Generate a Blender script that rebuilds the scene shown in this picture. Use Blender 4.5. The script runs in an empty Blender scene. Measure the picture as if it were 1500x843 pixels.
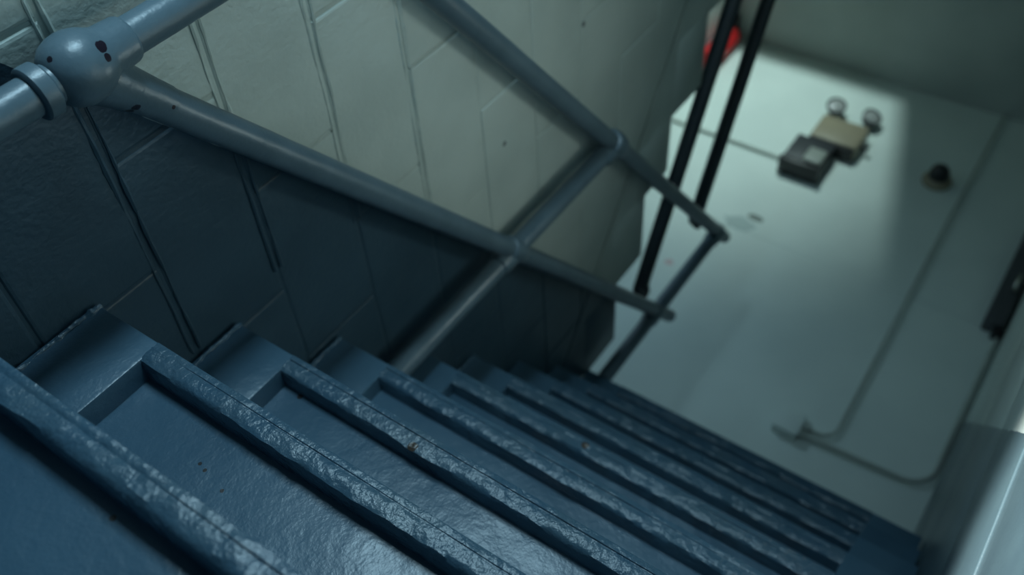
import bpy, bmesh, math, random
from mathutils import Vector, Matrix, noise

random.seed(7)
scn = bpy.context.scene
C = scn.collection

# ---------------------------------------------------------------- camera
FPX = 1383.05
cam_d = bpy.data.cameras.new('camera')
cam = bpy.data.objects.new('camera', cam_d)
C.objects.link(cam)
cam_d.sensor_width = 36.0
cam_d.lens = FPX / 1500.0 * 36.0
cam_d.clip_start = 0.02
right = Vector((0.8176, 0.0537, 0.5733))
down = Vector((0.3925, 0.6765, -0.6231))
fwd = Vector((-0.4213, 0.7345, 0.5320)).normalized()
right = (right - fwd * right.dot(fwd)).normalized()
up = right.cross(fwd)
if up.dot(down) > 0:
    up = -up
M = Matrix((right, up, -fwd)).transposed().to_4x4()
M.translation = Vector((0.9836, -0.4809, 0.0175))
cam.matrix_world = M
cam_d.dof.use_dof = True
cam_d.dof.focus_distance = 1.12
cam_d.dof.aperture_fstop = 3.0
scn.camera = cam

# ---------------------------------------------------------------- world, exposure
scn.view_settings.view_transform = 'Standard'
scn.view_settings.look = 'None'
scn.view_settings.gamma = 1.0
scn.view_settings.use_curve_mapping = False
scn.view_settings.exposure = -0.08
w = bpy.data.worlds.new('world')
scn.world = w
w.use_nodes = True
w.node_tree.nodes['Background'].inputs[0].default_value = (0.25, 0.52, 0.62, 1)
w.node_tree.nodes['Background'].inputs[1].default_value = 0.016

# ---------------------------------------------------------------- lights
XWALL = 1.09
def area(name, loc, target, sx, sy, power, col, spread=math.pi):
    l = bpy.data.lights.new(name, 'AREA')
    l.shape = 'RECTANGLE'
    l.size, l.size_y = sx, sy
    l.energy = power
    l.color = col
    l.spread = spread
    o = bpy.data.objects.new(name, l)
    C.objects.link(o)
    o.location = loc
    o.rotation_euler = (Vector(target) - Vector(loc)).to_track_quat('-Z', 'Y').to_euler()
    return o

# daylight from the lower landing's window, behind the camera
area('landing_daylight', (0.12, -1.00, 0.78), (0.65, 0.5, 0.5), 0.20, 0.40, 14.0, (0.53, 0.84, 1.0))
# beam from the lower landing's side, round the end of the left wall on to the right wall
sl = bpy.data.lights.new('landing_spot', 'SPOT')
sl.energy = 1800.0
sl.color = (0.95, 1.0, 0.97)
sl.spot_size = math.radians(19)
sl.spot_blend = 1.0
sl.shadow_soft_size = 0.12
slo = bpy.data.objects.new('landing_spot', sl)
C.objects.link(slo)
slo.location = (-0.95, -1.6, 1.05)
slo.rotation_euler = (Vector((XWALL, 0.42, 0.70)) - Vector(slo.location)).to_track_quat('-Z', 'Y').to_euler()
# daylight reaching the landing from the left
area('landing_side_light', (-0.9, 1.3, 2.75), (-0.35, 2.9, 2.6), 0.3, 0.4, 2.7, (0.50, 0.80, 1.0), math.radians(120))
# the small panel lamp on the right wall, just out of frame
LAMP = Vector((XWALL, 0.69, 1.56))
area('panel_light', (XWALL - .052, LAMP.y, LAMP.z), (0.0, 0.50, 0.85), 0.16, 0.22, 1.65, (0.84, 1.0, 0.95), math.radians(125))

# ---------------------------------------------------------------- dimensions
H, D = 0.18, 0.2171          # rise, run
NH, OV = 0.0347, 0.0382      # nosing height, overhang
XL, XR, XW = 0.1312, 0.9412, 1.09   # recess left, recess right, right wall
SL = H / D
YF = 2.90                    # far wall
ZC = 5.0                     # ceiling
ZLAND = 9 * H
XO = -1.06                   # outer left wall

# ---------------------------------------------------------------- materials
def mat(name):
    m = bpy.data.materials.new(name)
    m.use_nodes = True
    nt = m.node_tree
    b = nt.nodes['Principled BSDF']
    return m, nt, b

def N(nt, t, **k):
    n = nt.nodes.new(t)
    for a, v in k.items():
        setattr(n, a, v)
    return n

def bump(nt, b, layers, coord='pos'):
    """layers: (scale, detail, strength, distance)"""
    geo = N(nt, 'ShaderNodeNewGeometry')
    prev = None
    for sc, det, st, dist in layers:
        t = N(nt, 'ShaderNodeTexNoise')
        t.inputs['Scale'].default_value = sc
        t.inputs['Detail'].default_value = det
        nt.links.new(geo.outputs['Position'], t.inputs['Vector'])
        bp = N(nt, 'ShaderNodeBump')
        bp.inputs['Strength'].default_value = st
        bp.inputs['Distance'].default_value = dist
        nt.links.new(t.outputs['Fac'], bp.inputs['Height'])
        if prev:
            nt.links.new(prev.outputs['Normal'], bp.inputs['Normal'])
        prev = bp
    nt.links.new(prev.outputs['Normal'], b.inputs['Normal'])
    return geo

def mottled(nt, geo, c0, c1, scale, lo=0.35, hi=0.65):
    t = N(nt, 'ShaderNodeTexNoise')
    t.inputs['Scale'].default_value = scale
    t.inputs['Detail'].default_value = 5
    nt.links.new(geo.outputs['Position'], t.inputs['Vector'])
    r = N(nt, 'ShaderNodeValToRGB')
    r.color_ramp.elements[0].position = lo
    r.color_ramp.elements[1].position = hi
    r.color_ramp.elements[0].color = (*c0, 1)
    r.color_ramp.elements[1].color = (*c1, 1)
    nt.links.new(t.outputs['Fac'], r.inputs['Fac'])
    return r.outputs['Color']

def spot_mask(nt, geo, centre, radius, nscale=60.0, amp=0.5, stretch=(1, 1, 1)):
    """1 inside a ragged chip round a point of the thing, else 0"""
    sub = N(nt, 'ShaderNodeVectorMath', operation='SUBTRACT')
    nt.links.new(geo.outputs['Position'], sub.inputs[0])
    sub.inputs[1].default_value = centre
    mul = N(nt, 'ShaderNodeVectorMath', operation='MULTIPLY')
    nt.links.new(sub.outputs[0], mul.inputs[0])
    mul.inputs[1].default_value = stretch
    ln = N(nt, 'ShaderNodeVectorMath', operation='LENGTH')
    nt.links.new(mul.outputs[0], ln.inputs[0])
    t = N(nt, 'ShaderNodeTexNoise')
    t.inputs['Scale'].default_value = nscale
    nt.links.new(geo.outputs['Position'], t.inputs['Vector'])
    ma = N(nt, 'ShaderNodeMath', operation='MULTIPLY_ADD')
    nt.links.new(t.outputs['Fac'], ma.inputs[0])
    ma.inputs[1].default_value = radius * amp * 2
    ma.inputs[2].default_value = radius * (1 - amp)
    lt = N(nt, 'ShaderNodeMath', operation='LESS_THAN')
    nt.links.new(ln.outputs['Value'], lt.inputs[0])
    nt.links.new(ma.outputs[0], lt.inputs[1])
    return lt.outputs[0]

def mix(nt, fac, a, b):
    m = N(nt, 'ShaderNodeMix', data_type='RGBA')
    if isinstance(fac, (int, float)):
        m.inputs['Factor'].default_value = fac
    else:
        nt.links.new(fac, m.inputs['Factor'])
    for key, v in (('A', a), ('B', b)):
        i = [s for s in m.inputs if s.name == key and s.type == 'RGBA'][0]
        if isinstance(v, tuple):
            i.default_value = (*v, 1)
        else:
            nt.links.new(v, i)
    return [s for s in m.outputs if s.type == 'RGBA'][0]

BLUE0, BLUE1 = (0.044, 0.097, 0.146), (0.058, 0.121, 0.176)
WHITE0, WHITE1 = (0.43, 0.49, 0.46), (0.50, 0.56, 0.525)

def dado_paint(name, offset, b0=(0.026, 0.056, 0.080), b1=(0.034, 0.070, 0.098), rough_w=0.55, rough_b=0.28, layers=((9, 4, .35, .01), (110, 6, .36, .0025)), pits=()):
    """white above, glossy blue below a line painted parallel to the flight"""
    m, nt, b = mat(name)
    geo = bump(nt, b, layers)
    sep = N(nt, 'ShaderNodeSeparateXYZ')
    nt.links.new(geo.outputs['Position'], sep.inputs[0])
    ma = N(nt, 'ShaderNodeMath', operation='MULTIPLY_ADD')
    nt.links.new(sep.outputs['Y'], ma.inputs[0])
    ma.inputs[1].default_value = SL
    ma.inputs[2].default_value = offset
    t = N(nt, 'ShaderNodeTexNoise')
    t.inputs['Scale'].default_value = 14
    nt.links.new(geo.outputs['Position'], t.inputs['Vector'])
    wob = N(nt, 'ShaderNodeMath', operation='MULTIPLY_ADD')
    nt.links.new(t.outputs['Fac'], wob.inputs[0])
    wob.inputs[1].default_value = 0.010
    nt.links.new(ma.outputs[0], wob.inputs[2])
    lt = N(nt, 'ShaderNodeMath', operation='LESS_THAN')
    nt.links.new(sep.outputs['Z'], lt.inputs[0])
    nt.links.new(wob.outputs[0], lt.inputs[1])
    white = mottled(nt, geo, WHITE0, WHITE1, 5)
    blue = mottled(nt, geo, b0, b1, 6)
    col = mix(nt, lt.outputs[0], white, blue)
    for c, rad in pits:
        col = mix(nt, spot_mask(nt, geo, c, rad, 90.0, 0.4), col, (0.14, 0.15, 0.15))
    nt.links.new(col, b.inputs['Base Color'])
    rm = N(nt, 'ShaderNodeMapRange')
    nt.links.new(lt.outputs[0], rm.inputs['Value'])
    rm.inputs['To Min'].default_value = rough_w
    rm.inputs['To Max'].default_value = rough_b
    nt.links.new(rm.outputs[0], b.inputs['Roughness'])
    return m

M_LEFT = dado_paint('left_wall_paint', 0.327, rough_b=0.4, pits=(((0, .790, 1.272), .0065), ((0, .672, 1.59), .007)))
M_RIGHT = dado_paint('right_wall_paint', 0.446, (0.050, 0.080, 0.095), (0.062, 0.098, 0.112), rough_w=0.45, rough_b=0.33,
                     layers=((6, 3, .25, .01), (150, 4, .35, .0015)))

def paint(name, c0, c1, rough, layers, mscale=8, chips=(), chip_col=(0.012, 0.008, 0.016), spec=0.5):
    m, nt, b = mat(name)
    geo = bump(nt, b, layers)
    col = mottled(nt, geo, c0, c1, mscale)
    for c, r, st in chips:
        col = mix(nt, spot_mask(nt, geo, c, r, 90.0, 0.5, st), col, chip_col)
    nt.links.new(col, b.inputs['Base Color'])
    b.inputs['Roughness'].default_value = rough
    b.inputs['Specular IOR Level'].default_value = spec
    return m

M_STEP = paint('blue_floor_paint', BLUE0, BLUE1, 0.33, ((7, 4, .3, .01), (60, 6, .30, .003), (260, 4, .3, .001)), 5,
               chips=(((0.420, 0.256, 0.133), 0.0034, (1, 1, 1)), ((0.297, 0.472, 0.270), 0.0026, (1, 1, 1)), ((0.285, 0.472, 0.273), 0.0022, (1, 1, 1)),
                      ((0.166, 0.690, 0.502), 0.0045, (1, 1, 1)), ((0.335, 0.472, 0.262), 0.0028, (1, 1, 1))), chip_col=(0.02, 0.018, 0.02))
M_NOSE = paint('thick_blue_paint', BLUE0, (0.055, 0.105, 0.145), 0.27, ((38, 6, .9, .006), (150, 6, .7, .002)), 12,
               chips=(((0.391, 0.652, 0.510), 0.0075, (1, 1, 1)), ((0.447, 1.086, 0.886), 0.0075, (1, 1, 1))), chip_col=(0.05, 0.035, 0.025))
M_WHITE = None
def far_paint():
    m, nt, b = mat('far_wall_paint')
    geo = bump(nt, b, ((5, 4, .2, .01), (90, 4, .15, .002)))
    col = mottled(nt, geo, (0.585, 0.655, 0.62), (0.64, 0.71, 0.67), 3)
    for c, r, st, k in (((-0.17, YF, 3.53), 0.045, (1, 0, 2.0), (0.16, 0.19, 0.17)),
                        ((-0.23, YF, 3.45), 0.08, (1, 0, 1.7), (0.42, 0.50, 0.48)),
                        ((-0.395, YF, 3.02), 0.022, (1, 0, 1.0), (0.62, 0.45, 0.45))):
        col = mix(nt, spot_mask(nt, geo, c, r, 26.0, 0.55, st), col, k)
    nt.links.new(col, b.inputs['Base Color'])
    b.inputs['Roughness'].default_value = 0.6
    return m
M_FAR = far_paint()
M_CEIL = paint('ceiling_paint', (0.36, 0.40, 0.385), (0.41, 0.45, 0.43), 0.7, ((4, 3, .2, .01),), 3)
M_MORTAR = M_LEFT
M_RAIL = paint('rail_paint', (0.080, 0.125, 0.155), (0.100, 0.150, 0.185), 0.36,
               ((25, 3, .30, .004), (170, 4, .35, .001)), 14,
               chips=(((0.088, 0.069, 0.4695), 0.0075, (1, 1, 1)), ((0.096, 0.078, 0.4675), 0.0048, (1, 1, 1)),
                      ((0.081, 0.161, 0.482), 0.0055, (1, 1, 1)), ((0.073, 0.165, 0.477), 0.0050, (1, 1, 1)), ((0.066, 0.168, 0.474), 0.0035, (1, 1, 1)),
                      ((0.084, 0.187, 0.526), 0.0032, (1, 1, 1)), ((0.069, 0.062, 0.418), 0.0038, (1, 1, 1))))
M_SHADED_RAIL = paint('shaded_rail_paint', (0.018, 0.028, 0.036), (0.024, 0.036, 0.044), 0.45, ((40, 3, .2, .003),), 10)  # upper rail's blue paint darkened to near-black; its unlit shade is in the colour
M_CREAM = paint('cream_enamel', (0.25, 0.215, 0.15), (0.28, 0.24, 0.165), 0.45, ((40, 2, .1, .002),), 10)
M_BLACK = paint('black_plastic', (0.012, 0.013, 0.015), (0.016, 0.017, 0.019), 0.4, ((60, 2, .1, .001),), 10)
M_GREY = paint('dark_grey_enamel', (0.06, 0.065, 0.07), (0.075, 0.08, 0.085), 0.4, ((60, 2, .1, .001),), 10)
M_SOUND = paint('charcoal_enamel', (0.028, 0.031, 0.036), (0.034, 0.038, 0.043), 0.5, ((60, 2, .1, .001),), 10)
M_PALE = paint('pale_grey_plastic', (0.26, 0.28, 0.255), (0.29, 0.31, 0.28), 0.4, ((60, 2, .1, .001),), 10)
M_CONDUIT = paint('painted_conduit', (0.36, 0.40, 0.36), (0.42, 0.46, 0.42), 0.5, ((60, 2, .2, .001),), 10)
M_RED = paint('red_enamel', (0.50, 0.012, 0.014), (0.56, 0.016, 0.018), 0.3, ((60, 2, .1, .001),), 10)
M_LABEL = paint('white_label', (0.7, 0.7, 0.66), (0.75, 0.75, 0.7), 0.5, ((60, 2, .1, .001),), 10)

def metal(name, col, rough):
    m, nt, b = mat(name)
    geo = bump(nt, b, ((80, 3, .1, .001),))
    nt.links.new(mottled(nt, geo, tuple(c * .85 for c in col), col, 20), b.inputs['Base Color'])
    b.inputs['Metallic'].default_value = 1
    b.inputs['Roughness'].default_value = rough
    return m
M_CHROME = metal('reflector_metal', (0.55, 0.55, 0.5), 0.25)
M_GLASS, _nt, _b = mat('lens_glass')
_geo = bump(_nt, _b, ((200, 2, .3, .001),))
_nt.links.new(mottled(_nt, _geo, (0.80, 0.82, 0.80), (0.86, 0.88, 0.86), 30), _b.inputs['Base Color'])
_b.inputs['Roughness'].default_value = 0.15
_b.inputs['Transmission Weight'].default_value = 0.6
M_TUBE, _nt, _b = mat('lit_tube')
_b.inputs['Base Color'].default_value = (0.9, 0.95, 0.9, 1)
_b.inputs['Emission Color'].default_value = (0.80, 1.0, 0.90, 1)
_b.inputs['Emission Strength'].default_value = 1.5

# ---------------------------------------------------------------- mesh helpers
def link(name, bm, m, parent=None, smooth=False):
    me = bpy.data.meshes.new(name)
    bmesh.ops.recalc_face_normals(bm, faces=bm.faces)
    bm.to_mesh(me)
    bm.free()
    if m:
        me.materials.append(m)
    if smooth:
        for p in me.polygons:
            # big axis-aligned faces of bevelled boxes stay flat
            p.use_smooth = not (smooth == 'bevel' and max(abs(c) for c in p.normal) > .999)
        try:
            me.set_sharp_from_angle(angle=math.radians(40))
        except Exception:
            pass
    o = bpy.data.objects.new(name, me)
    C.objects.link(o)
    if parent:
        o.parent = parent
    return o

def bx(bm, x0, x1, y0, y1, z0, z1, bev=0.0, seg=2):
    r = bmesh.ops.create_cube(bm, size=1.0)
    vs = r['verts']
    for v in vs:
        v.co = Vector((x0 + (v.co.x + .5) * (x1 - x0), y0 + (v.co.y + .5) * (y1 - y0), z0 + (v.co.z + .5) * (z1 - z0)))
    if bev:
        es = list({e for v in vs for e in v.link_edges})
        bmesh.ops.bevel(bm, geom=es, offset=bev, segments=seg, affect='EDGES', profile=0.5)

def box(name, dims, m, parent=None, bev=0.0, seg=2):
    bm = bmesh.new()
    bx(bm, *dims, bev=bev, seg=seg)
    return link(name, bm, m, parent, smooth='bevel' if bev > 0 else False)

def frame_of(d):
    d = d.normalized()
    a = Vector((0, 0, 1)) if abs(d.z) < .9 else Vector((1, 0, 0))
    u = d.cross(a).normalized()
    return u, d.cross(u).normalized()

def loft(bm, rings, cap=True):
    vr = [[bm.verts.new(p) for p in r] for r in rings]
    n = len(vr[0])
    for a, b in zip(vr[:-1], vr[1:]):
        for i in range(n):
            bm.faces.new((a[i], a[(i + 1) % n], b[(i + 1) % n], b[i]))
    if cap:
        bm.faces.new(vr[0][::-1])
        bm.faces.new(vr[-1])

def tube(bm, pts, rads, seg=24, cap=True):
    pts = [Vector(p) for p in pts]
    if not hasattr(rads, '__len__'):
        rads = [rads] * len(pts)
    u = None
    rings = []
    for i, p in enumerate(pts):
        t = (pts[min(i + 1, len(pts) - 1)] - pts[max(i - 1, 0)]).normalized()
        if u is None:
            u, v = frame_of(t)
        else:
            u = (u - t * u.dot(t)).normalized()
            v = t.cross(u)
        v = t.cross(u)
        rings.append([p + rads[i] * (u * math.cos(2 * math.pi * k / seg) + v * math.sin(2 * math.pi * k / seg)) for k in range(seg)])
    loft(bm, rings, cap)

def capped(a, b, r, seg=24, dome=5, d0=True, d1=True):
    """points and radii of a straight pipe with rounded ends"""
    a, b = Vector(a), Vector(b)
    t = (b - a).normalized()
    P, Rr = [], []
    if d0:
        for i in range(dome):
            th = (i + .3) / dome * math.pi / 2
            P.append(a - t * r * math.cos(th) * .8); Rr.append(r * math.sin(th))
    P += [a]; Rr += [r]
    P += [b]; Rr += [r]
    if d1:
        for i in range(dome - 1, -1, -1):
            th = (i + .3) / dome * math.pi / 2
            P.append(b + t * r * math.cos(th) * .8); Rr.append(r * math.sin(th))
    return P, Rr

def lathe(bm, base, axis, prof, seg=28):
    base = Vector(base)
    axis = Vector(axis).normalized()
    u, v = frame_of(axis)
    rings = [[base + axis * h + max(r, 1e-4) * (u * math.cos(2 * math.pi * k / seg) + v * math.sin(2 * math.pi * k / seg)) for k in range(seg)] for h, r in prof]
    loft(bm, rings)

def prism_x(bm, poly, x0, x1):
    a = [bm.verts.new((x0, y, z)) for y, z in poly]
    b = [bm.verts.new((x1, y, z)) for y, z in poly]
    n = len(poly)
    bm.faces.new(a[::-1]); bm.faces.new(b)
    for i in range(n):
        bm.faces.new((a[i], a[(i + 1) % n], b[(i + 1) % n], b[i]))

def thing(name, label, cat, loc=(0, 0, 0), group=None):
    o = bpy.data.objects.new(name, None)
    C.objects.link(o)
    o.location = loc
    o['label'] = label
    o['category'] = cat
    if group:
        o['group'] = group
    o.empty_display_size = .1
    return o

def rebase(root):
    """keep the children where they were modelled although the root sits at the thing's base"""
    for ch in root.children:
        ch.matrix_parent_inverse = Matrix.Translation(root.location).inverted()

def struct(o):
    o['kind'] = 'structure'
    return o

# ---------------------------------------------------------------- left wall: painted blocks
# joint under the upper flight
def joint_z(y):
    return 2.013 - 0.70 * (y - 1.038) if y > .9 else 2.1096 + 0.58 * (.9 - y)
def clip(poly, f):
    out = []
    for i in range(len(poly)):
        a, b = poly[i], poly[(i + 1) % len(poly)]
        fa, fb = f(a), f(b)
        if fa >= 0:
            out.append(a)
        if (fa >= 0) != (fb >= 0):
            t = fa / (fa - fb)
            out.append((a[0] + t * (b[0] - a[0]), a[1] + t * (b[1] - a[1])))
    return out

Y0W, Y1W = -0.42, 1.985
bm = bmesh.new()
back = [(Y0W, -0.9), (Y1W, -0.9), (Y1W, joint_z(Y1W) - .014), (.9, joint_z(.9) - .014), (Y0W, joint_z(Y0W) - .014)]
prism_x(bm, back, -0.11, -0.0020)
wl = struct(link('wall_left', bm, M_LEFT))

CH, BL, JT = 0.1865, 0.40, 0.005
ZB0 = 0.2715
for r in range(-7, 13):
    z0 = ZB0 + (r - 1) * CH
    z1 = z0 + CH
    off = 0.26 if r % 2 == 0 else 0.456
    if r == 2:
        off = 0.27
    y = off - 4 * BL
    while y < Y1W:
        jj = 0.5 * JT
        ya, yb = max(y + jj, Y0W), min(y + BL - jj, Y1W)
        y += BL
        if yb - ya < .03:
            continue
        if z1 < SL * ya - .25 - .18 or z0 > joint_z(ya):
            continue
        poly = [(ya, z0 + jj), (yb, z0 + jj), (yb, z1 - jj), (ya, z1 - jj)]
        poly = clip(poly, lambda p: joint_z(p[0]) - .013 - p[1])
        if len(poly) < 3:
            continue
        ar = abs(sum(poly[i][0] * poly[(i + 1) % len(poly)][1] - poly[(i + 1) % len(poly)][0] * poly[i][1] for i in range(len(poly)))) / 2
        if ar < .0015:
            continue
        bm = bmesh.new()
        cy = sum(p[0] for p in poly) / len(poly)
        cz = sum(p[1] for p in poly) / len(poly)
        xf = random.uniform(-.0008, .0010)
        dp = .0022 if cy < .62 and cz < 1.1 else .0012
        e = 0.0055
        def ins(k):
            out = []
            for (py, pz) in poly:
                dy, dz = cy - py, cz - pz
                out.append((py + math.copysign(min(e * k, abs(dy)), dy), pz + math.copysign(min(e * k, abs(dz)), dz)))
            return out
        rings = [(poly, -.05), (poly, xf - dp), (ins(.35), xf - .3 * dp), (ins(1.0), xf)]
        vr = [[bm.verts.new((x, a, b)) for a, b in pl] for pl, x in rings]
        n = len(poly)
        for A, B in zip(vr[:-1], vr[1:]):
            for i in range(n):
                bm.faces.new((A[i], A[(i + 1) % n], B[(i + 1) % n], B[i]))
        bm.faces.new(vr[-1])
        bm.faces.new(vr[0][::-1])
        link('concrete_block', bm, M_LEFT, wl)

# ragged ridges of old paint along the bed joints nearest the camera
for zj, y0, y1 in ((.4577, -.05, .64), (.6447, .05, .62), (.8312, .12, .66), (1.0175, .3, .8)):
    for sgn in (-1, 1):
        bm = bmesh.new()
        n = 90
        pts, rad = [], []
        for i in range(n + 1):
            yy = y0 + (y1 - y0) * i / n
            pts.append((.0002, yy, zj + sgn * (.0075 + .002 * noise.noise(Vector((yy * 14, zj * 9, sgn))))))
            rad.append(max(.0003, .0022 + .0034 * noise.noise(Vector((yy * 9, zj * 5, sgn * 3.1))) + .0016 * noise.noise(Vector((yy * 60, zj, sgn)))))
        tube(bm, pts, rad, 6)
        link('paint_ridge', bm, M_LEFT, wl, smooth=True)

# ---------------------------------------------------------------- outer walls, ceiling, floors
def wall(name, dims, m):
    return struct(box(name, dims, m))
wr = wall('wall_right', (XW + .006, XW + .15, -3.2, YF + .15, -0.9, ZC + .15), M_RIGHT)
edges = [-3.2, -2.25, -1.65, -1.05, -0.45, 0.15, 0.545, 1.00, 1.60, 2.25, YF]
for a, b in zip(edges[:-1], edges[1:]):
    box('wall_panel', (XW, XW + .012, a + .0015, b - .0015, -0.9, ZC), M_RIGHT, wr, bev=.002, seg=2)
bm = bmesh.new()
tube(bm, [(XW - .0005, .545 + .0008 * noise.noise(Vector((i * .3, 0, 0))), -.5 + i * .05) for i in range(60)], [.0030 + .0008 * noise.noise(Vector((i * .7, 1, 0))) for i in range(60)], 10)
link('highlight_bead', bm, M_RIGHT, wr, smooth=True)  # ridge added to catch light as a bright vertical streak
wb = wall('wall_back', (XO - .15, XW + .15, YF + .004, YF + .15, ZLAND - .2, ZC + .15), M_FAR)
box('wall_panel', (XO, XW, YF, YF + .01, ZLAND - .1, 3.413), M_FAR, wb, bev=.0015, seg=1)
box('wall_panel', (XO, XW, YF, YF + .01, 3.414, ZC), M_FAR, wb, bev=.0015, seg=1)
wall('wall_outer_left', (XO - .15, XO, -3.2, YF, -0.9, ZC + .15), M_FAR)
ceil = wall('ceiling', (XO, XW, 1.93, YF, ZC, ZC + .16), M_CEIL)
wall('floor', (XO, XW, -3.2, -4 * D + .1, -5 * H - .12, -5 * H), M_STEP)
wall('floor_landing', (XO, XW, 9 * D + .30, YF, ZLAND - .16, ZLAND - .0005), M_STEP)

# ---------------------------------------------------------------- the flight in front of the camera
stair = thing('staircase', 'dark blue painted concrete staircase rising beside the block wall, seen from low on its steps', 'staircase', (0.545, -4 * D, -5 * H))
def nz(x, s, seed):
    return noise.noise(Vector((x * s, seed * 3.7, seed * 1.3)))

def nosing_mesh(k):
    bm = bmesh.new()
    n = 150
    rings = []
    g = 0.0105
    prof = [(.075, 0), (.004, 0), (.0010, -.0008), (.0002, -.003), (.0002, -g + .001), (.0026, -g), (.0026, -g - .0014), (.0003, -g - .0024), (.0000, -.020), (.0004, -NH + .006),
            (.0022, -NH + .0018), (.007, -NH), (.075, -NH)]
    for i in range(n + 1):
        x = XL - .004 + (XR - XL + .008) * i / n
        fade = min(1, (x - XL + .004) / .06) * min(1, (XR + .004 - x) / .06)
        ring = []
        for j, (py, pz) in enumerate(prof):
            a = 0
            b = 0
            if 1 <= j <= 4:
                a = .0006 * nz(x, 14, k + j * .13)
                b = .0006 * nz(x, 9, k + 5)
            if j in (5, 6) :
                op = max(0, min(1, .5 + 1.6 * nz(x, 4.0, k + 11)))       # the paint crack opens and closes
                a = -.0034 * (1 - op)
            if 7 <= j <= 10:
                a = (.0016 * nz(x, 16, k + j * .21) + .0014 * nz(x, 47, k + j * .4)) * (.5 if j < 9 else 1.2) * fade
                b = (.0042 * nz(x, 11, k + 20) + .0022 * nz(x, 40, k + 31)) * fade * (1 if j > 8 else .4)
            ring.append(Vector((x, k * D + py + a, k * H + pz + b)))
        rings.append(ring)
    loft(bm, rings)
    return bm

for k in range(-4, 10):
    y, z = k * D, k * H
    yb = y + D + OV + .02 if k < 9 else y + .32
    bm = bmesh.new()
    bx(bm, 0.002, XL, y, yb, z - H - .03, z - .0008, bev=.004, seg=2)
    bx(bm, XR, XW - .006, y, yb, z - H - .03, z - .0008, bev=.004, seg=2)
    bx(bm, XL - .01, XR + .01, y + .07, yb, z - .06, z - .0012)
    st = link('stair_step', bm, M_STEP, stair, smooth='bevel')
    # riser: a flat recessed panel with a gently uneven face
    bm = bmesh.new()
    nx, nzs = 40, 8
    x0, x1, z0, z1 = XL - .002, XR + .002, z - H - .004, z - NH + .004
    grid = [[bm.verts.new((x0 + (x1 - x0) * i / nx, y + OV + .0016 * noise.noise(Vector((i * .35, j * .45, k * 2.1))), z0 + (z1 - z0) * j / nzs)) for i in range(nx + 1)] for j in range(nzs + 1)]
    for j in range(nzs):
        for i in range(nx):
            bm.faces.new((grid[j][i], grid[j][i + 1], grid[j + 1][i + 1], grid[j + 1][i]))
    bx(bm, x0, x1, y + OV + .004, y + OV + .05, z0, z1)
    link('riser', bm, M_STEP, st, smooth=True)
    link('nosing', nosing_mesh(k), M_NOSE, st, smooth=True)
    if -1 <= k <= 6:
        # lumpy bead of filler between step and wall
        bm = bmesh.new()
        n = 46
        pts, rad = [], []
        for i in range(n + 1):
            zz = z - H + .004 + (H - .004) * i / n
            pts.append((.0105 + .002 * nz(zz, 60, k + 2), y - .0005 + .003 * nz(zz, 35, k), zz))
            rad.append(max(.001, .0040 + .0036 * nz(zz, 55, k + 7) + .003 * nz(zz, 120, k + 9)))
        tube(bm, pts, rad, 8)
        link('filler_bead', bm, M_NOSE, st, smooth=True)
rebase(stair)

# ---------------------------------------------------------------- flight turning back overhead, behind the left wall
us = thing('staircase', 'grey concrete staircase climbing back above the block wall, stepped edge against far wall', 'staircase', (-.53, 1.85, ZLAND))
ys = [1.975, 1.71, 1.455, 1.25] + [1.25 - .25 * i for i in range(1, 8)]
zs = [1.79, 1.945, 2.082, 2.265] + [2.265 + .145 * i for i in range(1, 8)]
for j in range(len(ys)):
    bm = bmesh.new()
    bx(bm, XO + .002, 0.0, (ys[j + 1] - .01 if j + 1 < len(ys) else ys[j] - .35), ys[j], zs[j] - .185, zs[j], bev=.004)
    link('stair_step', bm, M_LEFT, us, smooth='bevel')
bm = bmesh.new()
bot = lambda y: joint_z(y) + .004
for j in range(len(ys)):
    ya = ys[j] - .012
    yb = ys[j + 1] - .012 if j + 1 < len(ys) else ys[j] - .35
    prism_x(bm, [(yb, bot(yb)), (ya, bot(ya)), (ya, zs[j] - .02), (yb, zs[j] - .02)], XO + .002, -0.0012)
link('stringer', bm, M_LEFT, us)
rebase(us)

# ---------------------------------------------------------------- guard rail of our flight
RX, RR = 0.06, 0.0235
rail = thing('stair_railing', 'blue-grey painted pipe railing with two sloping rails along the left block wall', 'railing', (RX, 1.0, .72))
MID, TOP = 0.335, 0.795
YP = (0.093, 1.018, 1.965)
def rz(y, off):
    return SL * y + off
def mid_z(y):
    return 0.447 + (rz(2.1, .335) - 0.447) * (y - .093) / (2.1 - .093)
def top_z(y):
    return SL * y + .792
def pipe(name, a, b, r=RR, d0=True, d1=True, parent=rail, m=None, wob=True):
    bm = bmesh.new()
    P, Q = capped(a, b, r, d0=d0, d1=d1)
    # extra rings along the straight for slight thick-paint unevenness
    A, B = Vector(a), Vector(b)
    i0 = P.index(A)
    n = max(2, int((B - A).length / .02))
    mids = [A.lerp(B, t / n) for t in range(1, n)]
    P = P[:i0 + 1] + mids + P[i0 + 1:]
    Q = Q[:i0 + 1] + [r * (1 + (.012 * noise.noise(p * 22) if wob else 0)) for p in mids] + Q[i0 + 1:]
    tube(bm, P, Q, 28)
    return link(name, bm, m or M_RAIL, parent, smooth=True)
pipe('top_rail', (RX, -.12, top_z(-.12)), (RX, 2.055, top_z(2.055)))
pipe('mid_rail', (RX, YP[0], mid_z(YP[0])), (RX, 2.10, mid_z(2.10)))
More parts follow.
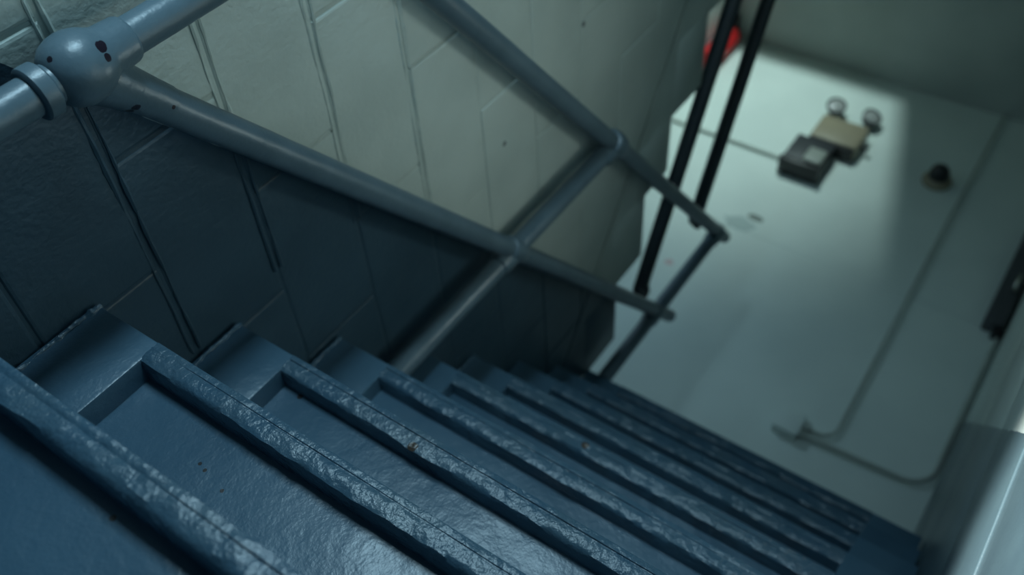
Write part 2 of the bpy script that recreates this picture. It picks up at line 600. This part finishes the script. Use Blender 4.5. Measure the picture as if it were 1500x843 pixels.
for i, y in enumerate(YP):
    k = (-0.4, 4, 9)[i]
    zb = (0.0, 4 * H, 9 * H)[i]
    p = pipe('post', (RX, y, zb - .0), (RX, y, top_z(y) - .01), d0=False, d1=False)
    if i == 0:
        mz = mid_z(y)
        # loose ring round the post below the tee
        bm = bmesh.new()
        lathe(bm, (RX, y, mz - .062), (0, 0, 1), [(0, .0242), (0, .0275), (.003, .0312), (.010, .0318), (.019, .0312), (.022, .0275), (.022, .0242)], 32)
        link('collar', bm, M_RAIL, p, smooth=True)
        bm = bmesh.new()
        lathe(bm, (RX, y, mz), (0, 0, 1), [(-.037, .002), (-.036, .021), (-.031, .030), (-.022, .0375), (-.010, .0415), (0, .0425), (.010, .0415), (.020, .0385), (.029, .0335), (.036, .0300),
                                           (.064, .0283), (.068, .0268), (.070, .0236)], 40)
        t = Vector((0, 1, SL)).normalized()
        lathe(bm, (RX, y, mz), t, [(.0, .0335), (.036, .0320), (.052, .0292), (.075, .0268), (.105, .0249), (.13, .0236)], 32)
        link('ball_tee', bm, M_RAIL, rail, smooth=True)
    else:
        for off, zz in (('mid', mid_z(y)), ('top', top_z(y))):
            bm = bmesh.new()
            t = Vector((0, 1, SL)).normalized()
            s = 1.12 if i == 1 and off == 'top' else (1.0 if i == 1 else .9)
            c = Vector((RX, y, zz))
            lathe(bm, c - t * .034, t, [(0, .0237), (.003, .0285 * s), (.010, .0305 * s), (.034, .0315 * s), (.058, .0305 * s), (.065, .0285 * s), (.068, .0237)], 28)
            lathe(bm, c - Vector((0, 0, .062)), (0, 0, 1), [(0, .0237), (.003, .0272), (.022, .0285), (.05, .028), (.062, .02)], 28)
            link('tee_fitting', bm, M_RAIL, rail, smooth=True)
rebase(rail)

# ---------------------------------------------------------------- rail of the flight overhead
ur = thing('stair_railing', 'pipe railing of the upper flight, backlit shade put into its near-black colour, two bars falling steeply past the stepped wall edge', 'railing', (0, 1.86, 1.9))
UX = 0.0
for nm, a, b in (('mid_rail', (1.88, 1.948), (1.044, 2.433)), ('top_rail', (1.863, 2.340), (1.192, 2.720))):
    A = Vector((UX, *a)); B = Vector((UX, *b))
    dr = (B - A).normalized()
    pipe(nm, A, A + dr * 2.4, r=.0245, parent=ur, m=M_SHADED_RAIL, wob=False)
    # elbow turning in to our railing
    bm = bmesh.new()
    tube(bm, [A + dr * .02, A - dr * .004 + Vector((.006, 0, 0)), A + Vector((.022, .004, -.006)), A + Vector((.029, .007, -.004))], [.0265, .0290, .0285, .0255], 20)
    link('elbow', bm, M_SHADED_RAIL, ur, smooth=True)
for yy in (.72, -.30):
    zt = 2.340 + (1.863 - yy) * .566
    j = max(i for i in range(len(ys)) if ys[i] >= yy)
    pipe('post', (UX, yy, zs[j] + .002), (UX, yy, zt), d0=False, d1=False, parent=ur, m=M_SHADED_RAIL, wob=False)
rebase(ur)

# ---------------------------------------------------------------- far wall: emergency light
e = thing('emergency_light', 'cream emergency light with two round lamp heads high on the far wall', 'light', (-.06, YF, 4.25))
box('housing', (-.185, .075, YF - .095, YF, 4.195, 4.405), M_CREAM, e, bev=.012)
box('shaded_underside', (-.178, .068, YF - .085, YF - .008, 4.172, 4.197), M_BLACK, e, bev=.004)  # housing's underside in shade, made as a black slab
for nm, x, z, tilt in (('lamp_head', -.165, 4.535, Vector((.12, -1, -.30))), ('lamp_head', .035, 4.535, Vector((.38, -1, -.12)))):
    c = Vector((x, YF - .055, z))
    bm = bmesh.new()
    t = tilt.normalized()
    lathe(bm, c - t * .05, t, [(0, .004), (.004, .020), (.02, .037), (.045, .050), (.062, .055), (.072, .055), (.075, .050), (.068, .046)], 28)
    hd = link(nm, bm, M_GREY, e, smooth=True)
    bm = bmesh.new()
    lathe(bm, c - t * .002, t, [(.008, .045), (.018, .045), (.024, .036), (.027, .02), (.028, .001)], 24)
    link('lens', bm, M_GLASS, hd, smooth=True)
    bm = bmesh.new()
    lathe(bm, c - t * .008, t, [(0, .044), (.004, .044), (.006, .015), (.010, .012), (.012, .001)], 20)
    link('reflector', bm, M_CHROME, hd, smooth=True)
    bm = bmesh.new()
    tube(bm, [(x + (.018 if x < 0 else .005), YF - .05, 4.39), (x + .008, YF - .052, 4.44), c - t * .035], [.011, .010, .013], 14)
    link('swivel_stem', bm, M_GREY, e, smooth=True)
bm = bmesh.new()
tube(bm, [(.07, YF - .05, 4.285), (.105, YF - .05, 4.285), (.118, YF - .05, 4.285)], [.010, .010, .016], 14)
link('knockout_plug', bm, M_GREY, e, smooth=True)
rebase(e)

# dark box below it, fed by a thin conduit from the left
s = thing('sounder_box', 'dark grey box with pale round-cornered front plate mounted under the cream emergency light', 'alarm', (-.12, YF, 3.98))
box('housing', (-.232, -.022, YF - .10, YF, 3.945, 4.165), M_SOUND, s, bev=.008)
box('dark_underside', (-.238, -.016, YF - .108, YF - .004, 3.915, 3.947), M_BLACK, s, bev=.005)  # black slab stands in for the shade under the box
box('front_plate', (-.128, -.030, YF - .116, YF - .099, 3.955, 4.075), M_PALE, s, bev=.011, seg=3)
rebase(s)
bm = bmesh.new()
tube(bm, [(XO + .001, YF - .012, 4.02), (-.232, YF - .012, 4.02)], .0095, 12)
cd = link('feed_conduit', bm, M_CONDUIT, None, smooth=True)
cd['label'] = 'thin straight conduit running level across far wall into the dark grey box'
cd['category'] = 'conduit'

# round detector on the right
d = thing('wall_detector', 'small round cream wall detector with black dome right of the emergency light', 'detector', (.5, YF, 4.28))
bm = bmesh.new()
lathe(bm, (.500, YF, 4.270), (0, -1, 0), [(0, .074), (.012, .075), (.030, .068), (.040, .058)], 30)
link('base', bm, M_CREAM, d, smooth=True)
bm = bmesh.new()
lathe(bm, (.500, YF - .038, 4.270), (0, -1, 0), [(0, .050), (.020, .051), (.045, .046), (.062, .034), (.072, .016), (.075, .001)], 28)
link('dome', bm, M_BLACK, d, smooth=True)
rebase(d)

# junction box with two conduits
j = thing('junction_box', 'square painted junction box low on the far wall above the landing', 'electrical box', (.49, YF, 2.36))
box('housing', (.435, .540, YF - .055, YF, 2.375, 2.480), M_FAR, j, bev=.006)
box('cover', (.430, .545, YF - .062, YF - .054, 2.370, 2.485), M_FAR, j, bev=.003)
bm = bmesh.new()
tube(bm, [(.538, YF - .03, 2.452), (.572, YF - .03, 2.452)], [.021, .021], 16)
tube(bm, [(.538, YF - .03, 2.412), (.566, YF - .03, 2.412)], [.017, .017], 16)
link('connector', bm, M_CONDUIT, j, smooth=True)
rebase(j)
def arc(cx, cz, r, a0, a1, n=10):
    return [(cx + r * math.cos(a0 + (a1 - a0) * i / n), YF - .022, cz + r * math.sin(a0 + (a1 - a0) * i / n)) for i in range(n + 1)]
bm = bmesh.new()
tube(bm, [(.555, YF - .026, 2.452)] + arc(.600, 2.522, .07, -math.pi / 2, 0) + [(.645, YF - .022, 4.0), (.638, YF - .022, ZC - .001)], .0075, 12)
c1 = link('conduit', bm, M_CONDUIT, None, smooth=True)
c1['label'] = 'long thin conduit rising from the junction box up to the ceiling'
c1['category'] = 'conduit'
bm = bmesh.new()
tube(bm, [(.555, YF - .026, 2.412)] + [(.93, YF - .024, 2.43)] + arc(.955, 2.545, .112, -math.pi / 2, 0) + [(1.0665, YF - .022, 3.0), (1.0665, YF - .022, 3.36)], .0105, 12)
c2 = link('conduit', bm, M_CONDUIT, None, smooth=True)
c2['label'] = 'thicker conduit sweeping right from the junction box then up beside the corner'
c2['category'] = 'conduit'

# dark switch gear at the top of the corner conduit
v = thing('disconnect_box', 'tall dark grey switch box with ring pull at the top of the corner conduit', 'switch', (1.03, YF, 3.35))
box('housing', (.985, 1.075, YF - .085, YF, 3.385, 4.15), M_GREY, v, bev=.012)
box('hub', (1.035, 1.080, YF - .062, YF - .006, 3.345, 3.388), M_BLACK, v, bev=.008)
bm = bmesh.new()
ring = [(1.045 + .0, YF - .115 + .035 * math.cos(a), 3.63 + .045 * math.sin(a)) for a in [2 * math.pi * i / 24 for i in range(25)]]
tube(bm, ring, .008, 10, cap=False)
link('ring_pull', bm, M_CHROME, v, smooth=True)
rebase(v)

# red extinguisher seen between the bars
f = thing('fire_extinguisher', 'red fire extinguisher on outer left wall, mostly behind the shade-darkened railing bars', 'extinguisher', (-.985, 2.83, 4.56))
bm = bmesh.new()
lathe(bm, (-.985, 2.83, 4.56), (0, 0, 1), [(0, .05), (.004, .062), (.015, .066), (.30, .066), (.33, .060), (.355, .042), (.37, .022), (.385, .018)], 28)
link('cylinder', bm, M_RED, f, smooth=True)
bm = bmesh.new()
lathe(bm, (-.985, 2.83, 4.94), (0, 0, 1), [(0, .018), (.012, .022), (.03, .02), (.036, .012)], 18)
bx(bm, -.995, -.975, 2.73, 2.85, 4.962, 4.972)
link('valve', bm, M_BLACK, f, smooth=True)
bm = bmesh.new()
tube(bm, [(-.985, 2.85, 4.955), (-.985, 2.895, 4.93), (-.985, 2.893, 4.80), (-.985, 2.889, 4.68)], .008, 10)
link('hose', bm, M_BLACK, f, smooth=True)
box('wall_bracket', (XO, -1.04, 2.80, 2.86, 4.62, 4.86), M_GREY, f)
rebase(f)

# ---------------------------------------------------------------- lamps (out of frame)
t = thing('wall_lamp', 'small flat panel lamp fixed low on the right wall beside the flight', 'lamp', LAMP)
box('lamp_body', (XW - .03, XW, LAMP.y - .10, LAMP.y + .10, LAMP.z - .14, LAMP.z + .14), M_LABEL, t, bev=.006)
box('diffuser', (XW - .045, XW - .03, LAMP.y - .085, LAMP.y + .085, LAMP.z - .12, LAMP.z + .12), M_TUBE, t, bev=.004)
rebase(t)

# added unseen flood lamp; its flaps cut the patch of light on the far wall
L = Vector((-.80, .30, 4.72))
fl = thing('added_flood_lamp', 'added unseen flood lamp with two flaps shaping the patch of light on the far wall', 'lamp', (XO, .28, 4.72))
k = 0.30 / (YF - L.y)
def onplane(x, z, dist=.30):
    s = dist / (YF - L.y)
    return Vector((L.x + (x - L.x) * s, L.y + dist, L.z + (z - L.z) * s))
def light_flap(pts):  # added blocker that trims the flood's light to a straight edge
    bm = bmesh.new()
    a = [bm.verts.new(p) for p in pts]
    b = [bm.verts.new(p + Vector((0, .003, 0))) for p in pts]
    n = len(a)
    bm.faces.new(a[::-1]); bm.faces.new(b)
    for i in range(n):
        bm.faces.new((a[i], a[(i + 1) % n], b[(i + 1) % n], b[i]))
    link('light_flap', bm, M_BLACK, fl)
light_flap([onplane(-2.6, 4.84), onplane(3.2, 4.84), onplane(3.2, 8.0), onplane(-2.6, 8.0)])
light_flap([onplane(.02, 4.84), onplane(.66, 2.67), onplane(1.19, .9), onplane(3.2, .9), onplane(3.2, 4.84)])
bm = bmesh.new()
lathe(bm, L - Vector((0, .09, 0)), (0, 1, 0), [(0, .03), (.0, .06), (.12, .075), (.12, .071), (.005, .056), (.004, .03)], 24)
link('lamp_housing', bm, M_BLACK, fl, smooth=True)
bm = bmesh.new()
tube(bm, [(XO, L.y - .06, L.z), (L.x - .06, L.y - .06, L.z)], .012, 12)
bx(bm, L.x - .005, L.x + .005, L.y - .05, L.y + .302, L.z + .095, L.z + .105)
link('bracket', bm, M_BLACK, fl, smooth=True)
rebase(fl)
sp = bpy.data.lights.new('added_flood_light', 'SPOT')
sp.energy = 205
sp.color = (0.74, 1.0, 0.98)
sp.spot_size = math.radians(72)
sp.spot_blend = 1.0
sp.shadow_soft_size = .008
so = bpy.data.objects.new('added_flood_light', sp)
C.objects.link(so)
so.location = L + Vector((0, .035, 0))
so.rotation_euler = (Vector((-.85, YF, 4.45)) - so.location).to_track_quat('-Z', 'Y').to_euler()
